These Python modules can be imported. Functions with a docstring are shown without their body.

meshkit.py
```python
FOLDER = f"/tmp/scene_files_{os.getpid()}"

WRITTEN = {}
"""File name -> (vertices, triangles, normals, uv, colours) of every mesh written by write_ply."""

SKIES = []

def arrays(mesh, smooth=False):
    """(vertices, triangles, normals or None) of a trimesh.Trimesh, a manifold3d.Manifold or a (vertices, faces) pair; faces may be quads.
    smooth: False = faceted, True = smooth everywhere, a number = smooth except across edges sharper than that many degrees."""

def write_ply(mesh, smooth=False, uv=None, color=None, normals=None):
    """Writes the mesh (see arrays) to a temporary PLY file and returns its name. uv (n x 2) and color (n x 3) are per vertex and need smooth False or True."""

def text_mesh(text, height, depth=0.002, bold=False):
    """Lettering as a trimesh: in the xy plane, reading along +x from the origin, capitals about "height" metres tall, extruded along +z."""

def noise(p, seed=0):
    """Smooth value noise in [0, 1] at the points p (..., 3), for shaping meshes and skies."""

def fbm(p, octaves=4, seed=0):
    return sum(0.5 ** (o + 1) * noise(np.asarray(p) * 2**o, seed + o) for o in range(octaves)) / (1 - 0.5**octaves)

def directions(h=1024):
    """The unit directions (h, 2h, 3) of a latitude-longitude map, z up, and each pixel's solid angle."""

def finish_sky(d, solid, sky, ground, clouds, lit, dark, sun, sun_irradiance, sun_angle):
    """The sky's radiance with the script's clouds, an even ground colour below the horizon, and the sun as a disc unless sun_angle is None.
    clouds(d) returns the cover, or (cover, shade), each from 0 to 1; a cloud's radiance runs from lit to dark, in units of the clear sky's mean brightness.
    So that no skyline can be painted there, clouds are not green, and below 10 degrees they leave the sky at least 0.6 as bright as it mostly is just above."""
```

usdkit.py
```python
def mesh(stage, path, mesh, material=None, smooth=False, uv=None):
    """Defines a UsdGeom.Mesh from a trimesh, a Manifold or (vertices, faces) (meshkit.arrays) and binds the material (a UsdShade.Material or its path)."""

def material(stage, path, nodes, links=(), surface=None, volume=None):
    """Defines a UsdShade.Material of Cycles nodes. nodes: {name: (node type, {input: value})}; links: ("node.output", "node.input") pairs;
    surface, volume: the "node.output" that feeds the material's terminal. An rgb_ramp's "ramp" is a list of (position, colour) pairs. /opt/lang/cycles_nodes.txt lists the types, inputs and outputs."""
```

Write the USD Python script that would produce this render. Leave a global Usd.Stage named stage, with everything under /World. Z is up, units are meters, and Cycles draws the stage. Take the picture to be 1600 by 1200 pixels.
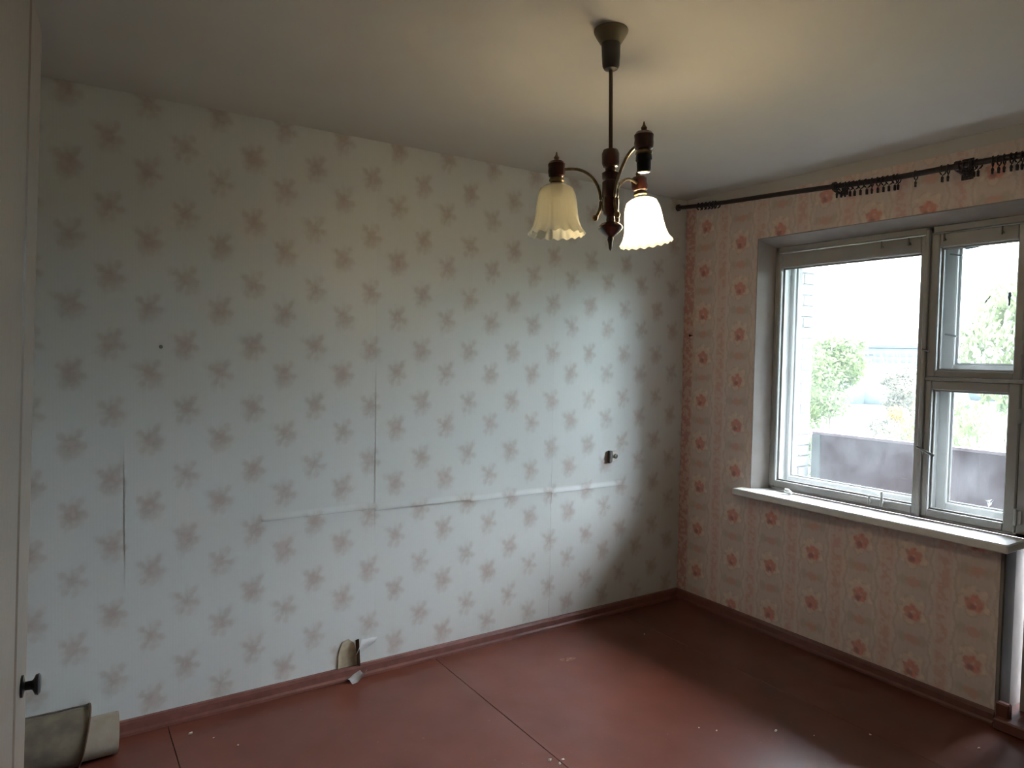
import math, random
import numpy as np, trimesh, shapely.geometry as sg, shapely.affinity as sa
import usdkit, meshkit
from pxr import Usd, UsdGeom, UsdLux, UsdShade, Gf, Sdf, Vt

stage = Usd.Stage.CreateInMemory()
UsdGeom.SetStageUpAxis(stage, 'Z'); UsdGeom.SetStageMetersPerUnit(stage, 1.0)
UsdGeom.Xform.Define(stage, '/World'); UsdGeom.Scope.Define(stage, '/World/Looks')
rng = np.random.default_rng(7); random.seed(7)
PI = math.pi

# ------------------------------------------------------------------ camera
FOCAL_PX = 1086.24
CAM = np.array([-3.30453, -3.07615, 1.52523])
YAW, PITCH, ROLL = math.radians(56.7077), math.radians(-2.44217), math.radians(0.95441)
fw = np.array([math.cos(PITCH)*math.cos(YAW), math.cos(PITCH)*math.sin(YAW), math.sin(PITCH)])
rt = np.cross(fw, [0, 0, 1]); rt /= np.linalg.norm(rt); up = np.cross(rt, fw)
rt, up = math.cos(ROLL)*rt + math.sin(ROLL)*up, math.cos(ROLL)*up - math.sin(ROLL)*rt
cam = UsdGeom.Camera.Define(stage, '/World/camera')
cam.CreateHorizontalApertureAttr(36.0); cam.CreateFocalLengthAttr(36.0*FOCAL_PX/1600)
cam.CreateClippingRangeAttr((0.02, 5000.0))
cam.AddTransformOp().Set(Gf.Matrix4d(*rt, 0, *up, 0, *(-fw), 0, *CAM, 1))
cam.CreateExposureAttr(3.58)

# ------------------------------------------------------------------ sky: even overcast, brighter overhead than at the horizon, a hint of cloud
SKY = 1.5
sky_mat = usdkit.material(stage, '/World/Looks/overcast_sky', {
    't': ('texture_coordinate', {}), 's': ('separate_xyz', {}),
    'r': ('rgb_ramp', {'ramp': [(0.0, (.60, .86, .95)), (.10, (.88, 1.10, 1.24)), (.3, (1.65, 1.86, 2.12)), (.6, (2.3, 2.48, 2.75)), (1, (2.7, 2.88, 3.15))]}),
    'n': ('noise_texture', {'scale': 2.5, 'detail': 4.0}), 'm': ('map_range', {'from_min': .3, 'from_max': .7, 'to_min': .93, 'to_max': 1.07}),
    'x': ('mix_color', {'blend_type': 'multiply', 'fac': 1.0, 'use_clamp': False}), 'b': ('background_shader', {'strength': SKY})},
    [('t.generated', 's.vector'), ('s.z', 'r.fac'), ('t.generated', 'n.vector'), ('n.fac', 'm.value'), ('r.color', 'x.a'), ('m.result', 'x.b'), ('x.result', 'b.color')], surface='b.background')
dome = UsdLux.DomeLight.Define(stage, '/World/sky_light'); dome.CreateIntensityAttr(1.0)
UsdShade.MaterialBindingAPI.Apply(dome.GetPrim()).Bind(sky_mat)
BULB = 34.0            # emission of the one lit bulb

# ------------------------------------------------------------------ helpers
_used = set()
def numbered(path):
    p, k = path, 0
    while p in _used:
        k += 1; p = f'{path}_{k:03d}'
    _used.add(p); return p
def tag(prim, label=None, cat=None, group=None, kind=None):
    for k, v in (('label', label), ('category', cat), ('group', group), ('kind', kind)):
        if v: prim.SetCustomDataByKey(k, v)
    return prim
def pth(parent): return '/World' if parent is None else str(parent.GetPath())
def obj(name, mesh, m, parent=None, smooth=False, label=None, cat=None, group=None, kind=None, paint=None):
    p = numbered(pth(parent) + '/' + name)
    g = usdkit.mesh(stage, p, mesh, m, smooth=smooth)
    if paint is not None:
        UsdGeom.PrimvarsAPI(g).CreatePrimvar('paint', Sdf.ValueTypeNames.Color3fArray, 'vertex').Set(Vt.Vec3fArray.FromNumpy(np.asarray(paint, np.float32)))
    return tag(g.GetPrim(), label, cat, group, kind)
def thing(name, label=None, cat=None, loc=(0, 0, 0), rotz=0, group=None, kind=None):
    x = UsdGeom.Xform.Define(stage, numbered('/World/' + name))
    x.AddTranslateOp().Set(Gf.Vec3d(*map(float, loc))); x.AddRotateZOp().Set(float(math.degrees(rotz)))
    return tag(x.GetPrim(), label, cat, group, kind)
def dup(root, loc, rotz=0, label=None, group=None):
    was = root.GetCustomData()
    r = thing(root.GetName().rsplit('_0', 1)[0], label or was['label'], was['category'], loc, rotz, group or was.get('group'))
    r.GetReferences().AddInternalReference(root.GetPath()); r.SetInstanceable(True)
    return r
cat = trimesh.util.concatenate
def bx(x0, x1, y0, y1, z0, z1, b=0.002):
    """A box with bevelled edges."""
    x0, x1 = sorted((x0, x1)); y0, y1 = sorted((y0, y1)); z0, z1 = sorted((z0, z1))
    b = min(b, (x1-x0)/3, (y1-y0)/3, (z1-z0)/3)
    if b <= 0: return trimesh.creation.box(bounds=[[x0, y0, z0], [x1, y1, z1]])
    pts = []
    for x, sx in ((x0, 1), (x1, -1)):
        for y, sy in ((y0, 1), (y1, -1)):
            for z, sz in ((z0, 1), (z1, -1)):
                pts += [(x, y+sy*b, z+sz*b), (x+sx*b, y, z+sz*b), (x+sx*b, y+sy*b, z)]
    return trimesh.convex.convex_hull(np.array(pts))
def box(x0, x1, y0, y1, z0, z1): return bx(x0, x1, y0, y1, z0, z1, 0)
def lathe(profile, n=28, scallop=None):
    """profile: (r, z) pairs bottom to top or back; revolved about z."""
    prof = np.array(profile, float); a = np.linspace(0, 2*PI, n, endpoint=False)
    v = np.stack([np.stack([r*np.cos(a), r*np.sin(a), np.full(n, z)], 1) for r, z in prof])
    if scallop: v = scallop(v, a, prof)
    k = len(prof); f = []
    for i in range(k-1):
        for j in range(n):
            j2 = (j+1) % n
            f += [(i*n+j, i*n+j2, (i+1)*n+j2), (i*n+j, (i+1)*n+j2, (i+1)*n+j)]
    m = trimesh.Trimesh(v.reshape(-1, 3), f, process=False); m.fix_normals()
    return m
def solid(profile, n=28):
    p = [(1e-4, profile[0][1])] + list(profile) + [(1e-4, profile[-1][1])]
    return lathe(p, n)
def tube(path, r, n=10, caps=True):
    P = np.array(path, float); rr = np.broadcast_to(r, len(P)); T = np.gradient(P, axis=0); T /= np.linalg.norm(T, axis=1, keepdims=True)
    ref = np.array([0, 0, 1.]) if abs(T[0] @ [0, 0, 1]) < .9 else np.array([1., 0, 0]); V = []
    for p, t, q in zip(P, T, rr):
        a = np.cross(t, ref); a /= np.linalg.norm(a); b = np.cross(t, a); ref = np.cross(a, t) if False else ref
        th = np.linspace(0, 2*PI, n, endpoint=False)
        V.append(p + q*(np.cos(th)[:, None]*a + np.sin(th)[:, None]*b))
    V = np.array(V); f = []
    for i in range(len(P)-1):
        for j in range(n):
            j2 = (j+1) % n; f += [(i*n+j, i*n+j2, (i+1)*n+j2), (i*n+j, (i+1)*n+j2, (i+1)*n+j)]
    v = V.reshape(-1, 3)
    if caps:
        v = np.vstack([v, P[0], P[-1]]); c0, c1 = len(v)-2, len(v)-1
        for j in range(n): f += [(c0, (j+1) % n, j), (c1, (len(P)-1)*n+j, (len(P)-1)*n+(j+1) % n)]
    m = trimesh.Trimesh(v, f, process=False); m.fix_normals(); return m
def spline(pts, n=24):
    from scipy.interpolate import CubicSpline
    P = np.array(pts, float); t = np.r_[0, np.cumsum(np.linalg.norm(np.diff(P, axis=0), axis=1))]
    return CubicSpline(t, P)(np.linspace(0, t[-1], n))
def grid(us, vs, f):
    """Quads over us x vs with f(u, v) -> points; only a sheet."""
    U, V = np.meshgrid(us, vs, indexing='ij'); v = f(U.ravel(), V.ravel()); n = len(vs); i, j = np.meshgrid(np.arange(len(us)-1), np.arange(n-1), indexing='ij')
    a = (i*n+j).ravel(); q = np.stack([a, a+n, a+n+1, a+1], 1)
    return v, np.vstack([q[:, [0, 1, 2]], q[:, [0, 2, 3]]]), U.ravel(), V.ravel()
def prism(poly, d, axis='x', at=0.0):
    """Extrude a shapely polygon given in (a, b) plane: axis x -> (y, z), axis y -> (x, z), axis z -> (x, y)."""
    m = trimesh.creation.extrude_polygon(poly, d, engine='earcut'); v = m.vertices.copy()
    if axis == 'x': m.vertices = np.stack([v[:, 2]+at, v[:, 0], v[:, 1]], 1)
    elif axis == 'y': m.vertices = np.stack([v[:, 0], v[:, 2]+at, v[:, 1]], 1)
    else: m.vertices = v + [0, 0, at]
    m.fix_normals(); return m
def rock(size, seed, n=14):
    g = np.random.default_rng(seed); p = g.normal(size=(n, 3)); p /= np.linalg.norm(p, axis=1, keepdims=True)
    p *= g.uniform(.7, 1, (n, 1)) * np.array(size)
    m = trimesh.convex.convex_hull(p); m.apply_translation([0, 0, -m.bounds[0][2]]); return m

# ------------------------------------------------------------------ materials
def mat(name, color, rough=.5, spec=.5, var=.0, scale=30., bump=0., bscale=60., metal=0., coat=0., stretch=(1, 1, 1), dark=None, detail=3.0, mottle=(.35, .65), croug=.1):
    nodes = {'p': ('principled_bsdf', {'base_color': color, 'roughness': rough, 'specular_ior_level': spec, 'metallic': metal, 'coat_weight': coat, 'coat_roughness': croug})}; links = []
    if var or bump or dark:
        nodes |= {'g': ('geometry', {}), 'mp': ('mapping', {'scale': stretch})}; links += [('g.position', 'mp.vector')]
    if var or dark:
        c = np.array(color); d = np.array(dark) if dark is not None else c*(1-var)
        nodes |= {'n': ('noise_texture', {'scale': scale, 'detail': detail}), 'r': ('rgb_ramp', {'ramp': [(mottle[0], tuple(d)), (mottle[1], tuple(c))]})}
        links += [('mp.vector', 'n.vector'), ('n.fac', 'r.fac'), ('r.color', 'p.base_color')]
    if bump:
        nodes |= {'bn': ('noise_texture', {'scale': bscale, 'detail': 3.0}), 'b': ('bump', {'strength': bump, 'distance': .004})}
        links += [('mp.vector', 'bn.vector'), ('bn.fac', 'b.height'), ('b.normal', 'p.normal')]
    return usdkit.material(stage, '/World/Looks/' + name, nodes, links, surface='p.BSDF')
def painted(name, rough, spec, bump=.15, bscale=300.):
    return usdkit.material(stage, '/World/Looks/' + name, {'a': ('attribute', {'attribute': 'paint'}), 'p': ('principled_bsdf', {'roughness': rough, 'specular_ior_level': spec}),
        'g': ('geometry', {}), 'n': ('noise_texture', {'scale': bscale, 'detail': 2.0}), 'b': ('bump', {'strength': bump, 'distance': .001})},
        [('a.color', 'p.base_color'), ('g.position', 'n.vector'), ('n.fac', 'b.height'), ('b.normal', 'p.normal')], surface='p.BSDF')
M = {}
M['ceiling'] = mat('ceiling_whitewash', (.56, .53, .485), .9, .2, var=.05, scale=2.2, bump=.12, bscale=90)
M['plain_paper'] = mat('plain_wallpaper', (.30, .27, .23), .8, .2, var=.08, scale=4)
M['plaster'] = mat('wall_plaster', (.60, .55, .48), .9, .2, var=.06, scale=4)
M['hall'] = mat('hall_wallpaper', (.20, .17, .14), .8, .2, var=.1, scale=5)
M['paper_left'] = painted('wallpaper_floral', .42, .42)
M['paper_right'] = painted('wallpaper_striped', .55, .3)
M['floor'] = usdkit.material(stage, '/World/Looks/maroon_floor_paint', {
    'g': ('geometry', {}), 'n': ('noise_texture', {'scale': 3.0, 'detail': 5.0}), 'r': ('rgb_ramp', {'ramp': [(.3, (.078, .0200, .0115)), (.7, (.108, .0280, .0165))]}),
    'n2': ('noise_texture', {'scale': 55.0, 'detail': 4.0}), 'w': ('rgb_ramp', {'ramp': [(.70, (0, 0, 0)), (.80, (.30, .30, .30))]}), 'mx': ('mix_color', {'b': (.42, .30, .26)}),
    'n3': ('noise_texture', {'scale': 1.7, 'detail': 3.0}), 'rr': ('map_range', {'from_min': .3, 'from_max': .7, 'to_min': .27, 'to_max': .36}),
    'bn': ('noise_texture', {'scale': 14.0, 'detail': 3.0}), 'b': ('bump', {'strength': .06, 'distance': .01}), 'p': ('principled_bsdf', {'specular_ior_level': .60})},
    [('g.position', 'n.vector'), ('n.fac', 'r.fac'), ('g.position', 'n2.vector'), ('n2.fac', 'w.fac'), ('w.color', 'mx.fac'), ('r.color', 'mx.a'), ('mx.result', 'p.base_color'), ('g.position', 'n3.vector'),
     ('n3.fac', 'rr.value'), ('rr.result', 'p.roughness'), ('g.position', 'bn.vector'), ('bn.fac', 'b.height'), ('b.normal', 'p.normal')], surface='p.BSDF')
M['gap'] = mat('floor_gap', (.02, .010, .008), .9, .1)
M['baseboard'] = mat('baseboard_paint', (.16, .058, .045), .38, .5, var=.25, scale=20, bump=.1)
M['end_shade'] = mat('brown_grey_end_shade', (.13, .115, .10), .6, .3, var=.25, scale=8)  # shade put into the colour, for the board on the wall end
M['sill_paint'] = mat('sill_white_paint', (.66, .65, .63), .35, .45, var=.10, scale=14, bump=.1)
M['reveal'] = mat('reveal_plaster', (.31, .275, .255), .75, .3, var=.12, scale=9, bump=.1)
M['white_paint'] = mat('white_oil_paint', (.33, .32, .305), .4, .45, var=.07, scale=12, bump=.1, bscale=40)
M['door_paint'] = mat('door_cream_paint', (.29, .22, .17), .42, .45, var=.10, scale=5, bump=.1)
M['glass'] = usdkit.material(stage, '/World/Looks/dusty_pane', {'t': ('transparent_bsdf', {'color': (.955, .97, .97)}), 'g': ('glossy_bsdf', {'color': (1, 1, 1), 'roughness': .02}), 'lw': ('layer_weight', {'blend': .5}), 'pw': ('math', {'math_type': 'power', 'value2': 5.0}), 'f': ('math', {'math_type': 'multiply_add', 'value2': .90, 'value3': .035}),
    'm': ('mix_closure', {}), 'd': ('translucent_bsdf', {'color': (.85, .87, .88)}), 'pos': ('geometry', {}), 'n': ('noise_texture', {'scale': 6.0, 'detail': 5.0}), 'r': ('map_range', {'from_min': .3, 'from_max': .75, 'to_min': .001, 'to_max': .006, 'clamp': True}), 'm2': ('mix_closure', {})},
    [('lw.facing', 'pw.value1'), ('pw.value', 'f.value1'), ('f.value', 'm.fac'), ('t.BSDF', 'm.closure1'), ('g.BSDF', 'm.closure2'), ('pos.position', 'n.vector'), ('n.fac', 'r.value'), ('r.result', 'm2.fac'), ('m.closure', 'm2.closure1'), ('d.BSDF', 'm2.closure2')], surface='m2.closure')
M['shade'] = usdkit.material(stage, '/World/Looks/frosted_shade', {'t': ('transparent_bsdf', {'color': (.95, .94, .88)}), 'd': ('translucent_bsdf', {'color': (.80, .77, .67)}), 'df': ('diffuse_bsdf', {'color': (.60, .59, .53)}), 'g': ('glossy_bsdf', {'color': (1, 1, 1), 'roughness': .15}),
    'lw': ('layer_weight', {'blend': .5}), 'pw': ('math', {'math_type': 'power', 'value2': 5.0}), 'f': ('math', {'math_type': 'multiply_add', 'value2': .90, 'value3': .035}), 'm1': ('mix_closure', {'fac': .34}), 'm2': ('mix_closure', {'fac': .57}), 'm3': ('mix_closure', {})},
    [('d.BSDF', 'm1.closure1'), ('df.BSDF', 'm1.closure2'), ('m1.closure', 'm2.closure1'), ('t.BSDF', 'm2.closure2'), ('lw.facing', 'pw.value1'), ('pw.value', 'f.value1'), ('f.value', 'm3.fac'), ('m2.closure', 'm3.closure1'), ('g.BSDF', 'm3.closure2')], surface='m3.closure')
M['bulb'] = usdkit.material(stage, '/World/Looks/lit_bulb', {'e': ('emission', {'color': (1, .81, .56), 'strength': BULB})}, [], surface='e.emission')
M['wood_red'] = mat('red_brown_varnish', (.10, .022, .014), .22, .6, dark=(.035, .010, .007), scale=40, stretch=(1, 1, .2), coat=.6)
M['brass'] = mat('aged_brass', (.30, .22, .12), .3, .5, var=.5, scale=60, metal=1.)
M['stem'] = mat('dark_bronze_tube', (.13, .10, .075), .4, .5, metal=.8)
M['bakelite'] = mat('black_bakelite', (.012, .014, .017), .28, .5)
M['canopy_cream'] = mat('aged_cream_plastic', (.21, .17, .09), .45, .5, var=.2, scale=20)
M['canopy_grey'] = mat('grey_plastic_cup', (.062, .052, .046), .4, .5, var=.15, scale=20)
M['rod'] = mat('dark_stained_wood', (.030, .014, .011), .35, .5, dark=(.014, .008, .007), scale=60)
M['ring'] = mat('dark_ring_plastic', (.018, .013, .016), .35, .5)
M['dirt'] = mat('dark_dirt', (.035, .028, .022), .8, .2)
M['smear'] = usdkit.material(stage, '/World/Looks/glass_smear', {'t': ('transparent_bsdf', {'color': (.030, .048, .060)})}, [], surface='t.BSDF')
M['steel'] = mat('dull_steel', (.18, .18, .18), .4, .5, metal=.9)
M['ivory'] = mat('ivory_plastic', (.56, .50, .45), .4, .5)
M['brown_plastic'] = mat('brown_plastic', (.10, .085, .07), .45, .4)
M['lino'] = mat('linoleum_back', (.185, .150, .105), .75, .3, dark=(.115, .090, .068), scale=16, detail=6, bump=.25, bscale=40)
M['lino_in'] = mat('linoleum_pale', (.36, .30, .235), .7, .3, dark=(.27, .215, .16), scale=10, bump=.2)
M['lino_edge'] = mat('linoleum_cut_edge', (.13, .075, .050), .8, .2)
M['crumb'] = mat('white_crumb', (.66, .62, .56), .9, .2)
M['paper_white'] = mat('torn_paper', (.66, .65, .64), .8, .2, var=.1, scale=30)
M['paper_dirty'] = mat('scrap_paper', (.42, .39, .38), .8, .2, dark=(.30, .27, .26), scale=30)
M['chip'] = mat('scuffed_paint', (.26, .19, .16), .7, .3, dark=(.15, .07, .05), scale=60)
M['bare'] = mat('bare_plaster', (.44, .36, .25), .9, .1, dark=(.30, .25, .18), scale=25, bump=.3)
M['brick'] = mat('silicate_brick', (.30, .30, .30), .9, .2, var=.12, scale=18, bump=.2, bscale=80)
M['mortar'] = mat('mortar', (.13, .13, .128), .95, .1, var=.1, scale=20)
M['concrete'] = mat('concrete', (.58, .59, .60), .95, .2, var=.15, scale=6)
M['parapet'] = mat('faded_maroon_sheet', (.050, .023, .028), .6, .3, var=.22, scale=3.0, bump=.15, bscale=8)
M['rail'] = mat('pale_rail_paint', (.16, .12, .13), .5, .4, var=.1, scale=10)
M['post'] = mat('grey_green_post', (.085, .10, .095), .5, .4)
M['bark'] = mat('bark', (.16, .13, .10), .9, .2, var=.4, scale=8)
M['birch_bark'] = mat('birch_bark', (.25, .24, .23), .8, .2, dark=(.08, .07, .06), scale=6, mottle=(.35, .45))
M['grass'] = mat('autumn_ground', (.045, .046, .026), .95, .1, dark=(.034, .038, .02), scale=.2)
M['road'] = mat('pale_road', (.26, .255, .25), .9, .2, var=.1, scale=.3)
M['far_wall'] = mat('far_block_wall', (.040, .046, .054), .9, .2, var=.1, scale=.05)
M['far_roof'] = mat('far_block_roof', (.030, .034, .040), .9, .2)
M['far_wood'] = mat('far_woodland', (.034, .042, .044), .95, .1, var=.3, scale=.05)
def leafmat(name, c1, c2):
    return usdkit.material(stage, '/World/Looks/' + name, {'g': ('geometry', {}), 'r': ('rgb_ramp', {'ramp': [(0, c1), (1, c2)]}), 'd': ('diffuse_bsdf', {}), 't': ('translucent_bsdf', {}), 'm': ('mix_closure', {'fac': .45})},
        [('g.random_per_island', 'r.fac'), ('r.color', 'd.color'), ('r.color', 't.color'), ('d.BSDF', 'm.closure1'), ('t.BSDF', 'm.closure2')], surface='m.closure')
M['leaf_green'] = leafmat('leaves_green_yellow', (.060, .075, .034), (.115, .105, .036))
M['leaf_birch'] = leafmat('leaves_birch', (.070, .080, .042), (.115, .108, .052))
M['leaf_brown'] = leafmat('leaves_brown', (.065, .062, .048), (.10, .080, .048))
M['leaf_gold'] = leafmat('leaves_gold', (.15, .10, .030), (.12, .11, .035))

# ------------------------------------------------------------------ wallpaper painters
def smooth(a, b, x):
    t = np.clip((x-a)/(b-a), 0, 1); return t*t*(3-2*t)
def paint_left(x, z, tone=1.0):
    """Off-white paper with a half-drop of pale rose sprays."""
    bg = np.array([.55, .542, .518])*tone
    P, S = .262, .1315
    p3 = np.stack([x, z, 0*x], -1)
    n1, n2 = meshkit.fbm(p3*55, 3, 1), meshkit.fbm(p3*160, 2, 2)
    col = np.broadcast_to(bg, x.shape+(3,)).copy()
    col *= (1 - .028*(.5+.5*np.sin(2*PI*x/.0105)) - .03*(n2-.5))[..., None]
    w1, w2 = meshkit.fbm(p3*95, 2, 7), meshkit.fbm(p3*95, 2, 8)
    k0 = np.round((x+3.26)/S).astype(int)
    for dk in (-1, 0, 1):
        k = k0+dk; cx = -3.26 + S*k; off = np.where(k % 2 == 0, .377, .231)
        j = np.round((z-off)/P); cz = off + P*j
        u, v = (x-cx+.010*(w1-.5))/.077, (z-cz+.010*(w2-.5))/.090
        wob = meshkit.noise(np.stack([k*3.7+u*1.3, j*5.1+v*1.3, 0*u], -1), 5)-.5
        r = np.hypot(u, v) + .30*wob + .16*(n1-.5); th = np.arctan2(v, u)
        petals = .68 + .11*np.cos(7*th+.9+wob*2.5) + .09*np.cos(4*th+2.1)
        leaf = 1 - smooth(petals-.58, petals+.20, r)
        leaf *= .55 + .75*smooth(.30, .62, n1)
        rose = (1 - smooth(.16, .46, r + .22*(n1-.5))) * (.7+.5*n1)
        bud = 0
        for bu, bv in ((.35, .48), (-.42, .30), (.1, -.55), (-.35, -.42), (.5, -.15)):
            bud = np.maximum(bud, 1-smooth(.08, .24, np.hypot(u-bu, v-bv)))
        a = np.clip(leaf*.56, 0, 1)[..., None]; col = col*(1-a) + a*np.array([.375, .345, .298])*tone
        a = np.clip(bud*.30, 0, 1)[..., None]; col = col*(1-a) + a*np.array([.39, .30, .27])*tone
        a = np.clip(rose*.55, 0, 1)[..., None]; col = col*(1-a) + a*np.array([.40, .285, .255])*tone
    return np.clip(col, .02, .9)
COLS = [(-.160, .212), (-.425, .348), (-.685, .385), (-.943, .257), (-1.200, .378), (-1.452, .370), (-1.710, .227), (-1.966, .30), (-2.22, .25), (-2.48, .33), (-2.74, .27)]
def paint_right(y, z, tone=1.0):
    """Beige paper with upright bands of coral flowers."""
    bg = np.array([.63, .535, .478])*tone
    p3 = np.stack([y, z, 0*y], -1)
    n1, n2 = meshkit.fbm(p3*60, 3, 3), meshkit.fbm(p3*170, 2, 4)
    col = np.broadcast_to(bg, y.shape+(3,)).copy()
    col *= (1 - .04*(.5+.5*np.sin(2*PI*y/.018)) - .06*(n2-.5))[..., None]
    # narrow speckled coral line midway between the bands
    for (c, _), (c2, _) in zip([(.10, 0)]+COLS[:-1], COLS):
        m = (c+c2)/2; d = np.abs(y-m)
        w = .045 if m < -.1 else .075
        a = ((1-smooth(w*.3, w, d))*(.25+.5*smooth(.42, .62, n1)))[..., None]
        if m > -.1: a = np.clip(a*1.9, 0, .95)
        col = col*(1-a) + a*np.array([.56, .32, .27] if m < -.1 else [.47, .245, .205])*tone
        for s in (-1, 1):   # pale stripe beside
            a = (.5*(1-smooth(.004, .012, np.abs(y-m-s*.058))))[..., None]; col = col*(1-a) + a*np.array([.70, .60, .52])*tone
    w1, w2 = meshkit.fbm(p3*110, 2, 9)-.5, meshkit.fbm(p3*110, 2, 10)-.5
    y, z = y + .014*w1, z + .014*w2
    for c, ph in COLS:
        d = (y-c)
        a = ((1-smooth(.066, .082, np.abs(d)))*.55*(.55+.8*n1))[..., None]; col = col*(1-a) + a*np.array([.53, .43, .39])*tone
        a = (.5*(1-smooth(.003, .009, np.abs(np.abs(d)-.078-.006*np.sin(z*48)))))[..., None]; col = col*(1-a) + a*np.array([.45, .34, .29])*tone
        j = np.round((z-ph)/.264); v = z-ph-.264*j; u = d - .004*np.sin(j*2.1)
        u, v = u*.90, v*.90; rr = np.hypot(u/.066, v/.068); th = np.arctan2(v, u)
        pet = .84+.13*np.cos(5*th+.6) + .2*(n1-.5)
        rim = (1-smooth(pet-.12, pet+.08, rr))
        a = (rim*.6)[..., None]; col = col*(1-a) + a*(np.array([.68, .54, .45])*tone)
        a = (.55*(1-smooth(.02, .09, np.abs(rr-pet*.98))))[..., None]; col = col*(1-a) + a*np.array([.48, .36, .30])*tone
        for k in range(5):   # five coral petals
            t = k*2*PI/5+.35; q = np.hypot((u/.066-.30*math.cos(t))/.30, (v/.068+.10-.30*math.sin(t))/.30)
            a = (np.clip((1-smooth(.55, 1.05, q+.5*(n1-.5))), 0, 1)*.88)[..., None]; col = col*(1-a) + a*np.array([.62 if k % 2 else .55, .26, .20])*tone
        for su, sv, sr in ((-.35, -.28, .16), (.45, .12, .14), (-.05, .30, .12)):
            a = ((1-smooth(sr*.4, sr, np.hypot(u/.066-su, v/.068-sv)))*.5)[..., None]; col = col*(1-a) + a*np.array([.40, .20, .18])*tone
        for su, sv, sr in ((-.55, .62, .22), (.05, .78, .22), (.62, .50, .22), (.70, -.45, .2), (-.70, -.35, .2)):
            a = ((1-smooth(sr*.4, sr, np.hypot(u/.066-su, v/.068-sv)))*.55)[..., None]; col = col*(1-a) + a*np.array([.74, .62, .52])*tone
        a = ((1-smooth(.10, .26, np.hypot(u/.066-.1, v/.068+.32)))*.75)[..., None]; col = col*(1-a) + a*np.array([.32, .16, .16])*tone
        j = np.round((z-ph-.132)/.264); v = z-ph-.132-.264*j; q = np.hypot(u/.040, v/.026)   # small bud between
        a = ((1-smooth(.5, 1.1, q+.6*(n1-.5)))*.75)[..., None]; col = col*(1-a) + a*np.array([.56, .31, .25])*tone
        q = np.hypot((np.abs(u)-.042)/.022, (v-.004)/.03); a = ((1-smooth(.5, 1.1, q+.6*(n1-.5)))*.55)[..., None]; col = col*(1-a) + a*np.array([.44, .38, .29])*tone
    return np.clip(col*1.10, .02, .9)
def lines(a, b, step): return np.linspace(a, b, max(2, int(math.ceil(abs(b-a)/step))+1))
def sheet(rects, axis, at, thick, painter, step=.005, curl=None):
    """One paper sheet of several rectangles (u0,u1,v0,v1), its face at depth `at`, with thin turned edges."""
    V, F, C, n = [], [], [], 0
    for u0, u1, v0, v1 in rects:
        us, vs = lines(u0, u1, step), lines(v0, v1, step)
        us, vs = np.r_[us[0], us, us[-1]], np.r_[vs[0], vs, vs[-1]]
        def place(u, v):
            return np.stack([u, v], 1)
        v2, f, U, W = grid(us, vs, place)
        edge = np.zeros((len(us), len(vs))); edge[0] = edge[-1] = 1; edge[:, 0] = edge[:, -1] = 1
        d = at + thick*edge.ravel() + (curl(U, W) if curl else 0)
        V.append(np.stack([d, U, W], 1) if axis == 'x' else np.stack([U, d, W], 1)); C.append(painter(U, W)); F.append(f+n); n += len(U)
    v, f = np.vstack(V), np.vstack(F)
    nrm = np.cross(v[f[:, 1]]-v[f[:, 0]], v[f[:, 2]]-v[f[:, 0]]).sum(0)
    want = np.array([-1., 0, 0]) if axis == 'x' else np.array([0, -1., 0])
    if nrm @ want < 0: f = f[:, ::-1]
    return trimesh.Trimesh(v, f, process=False), np.vstack(C)

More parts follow.
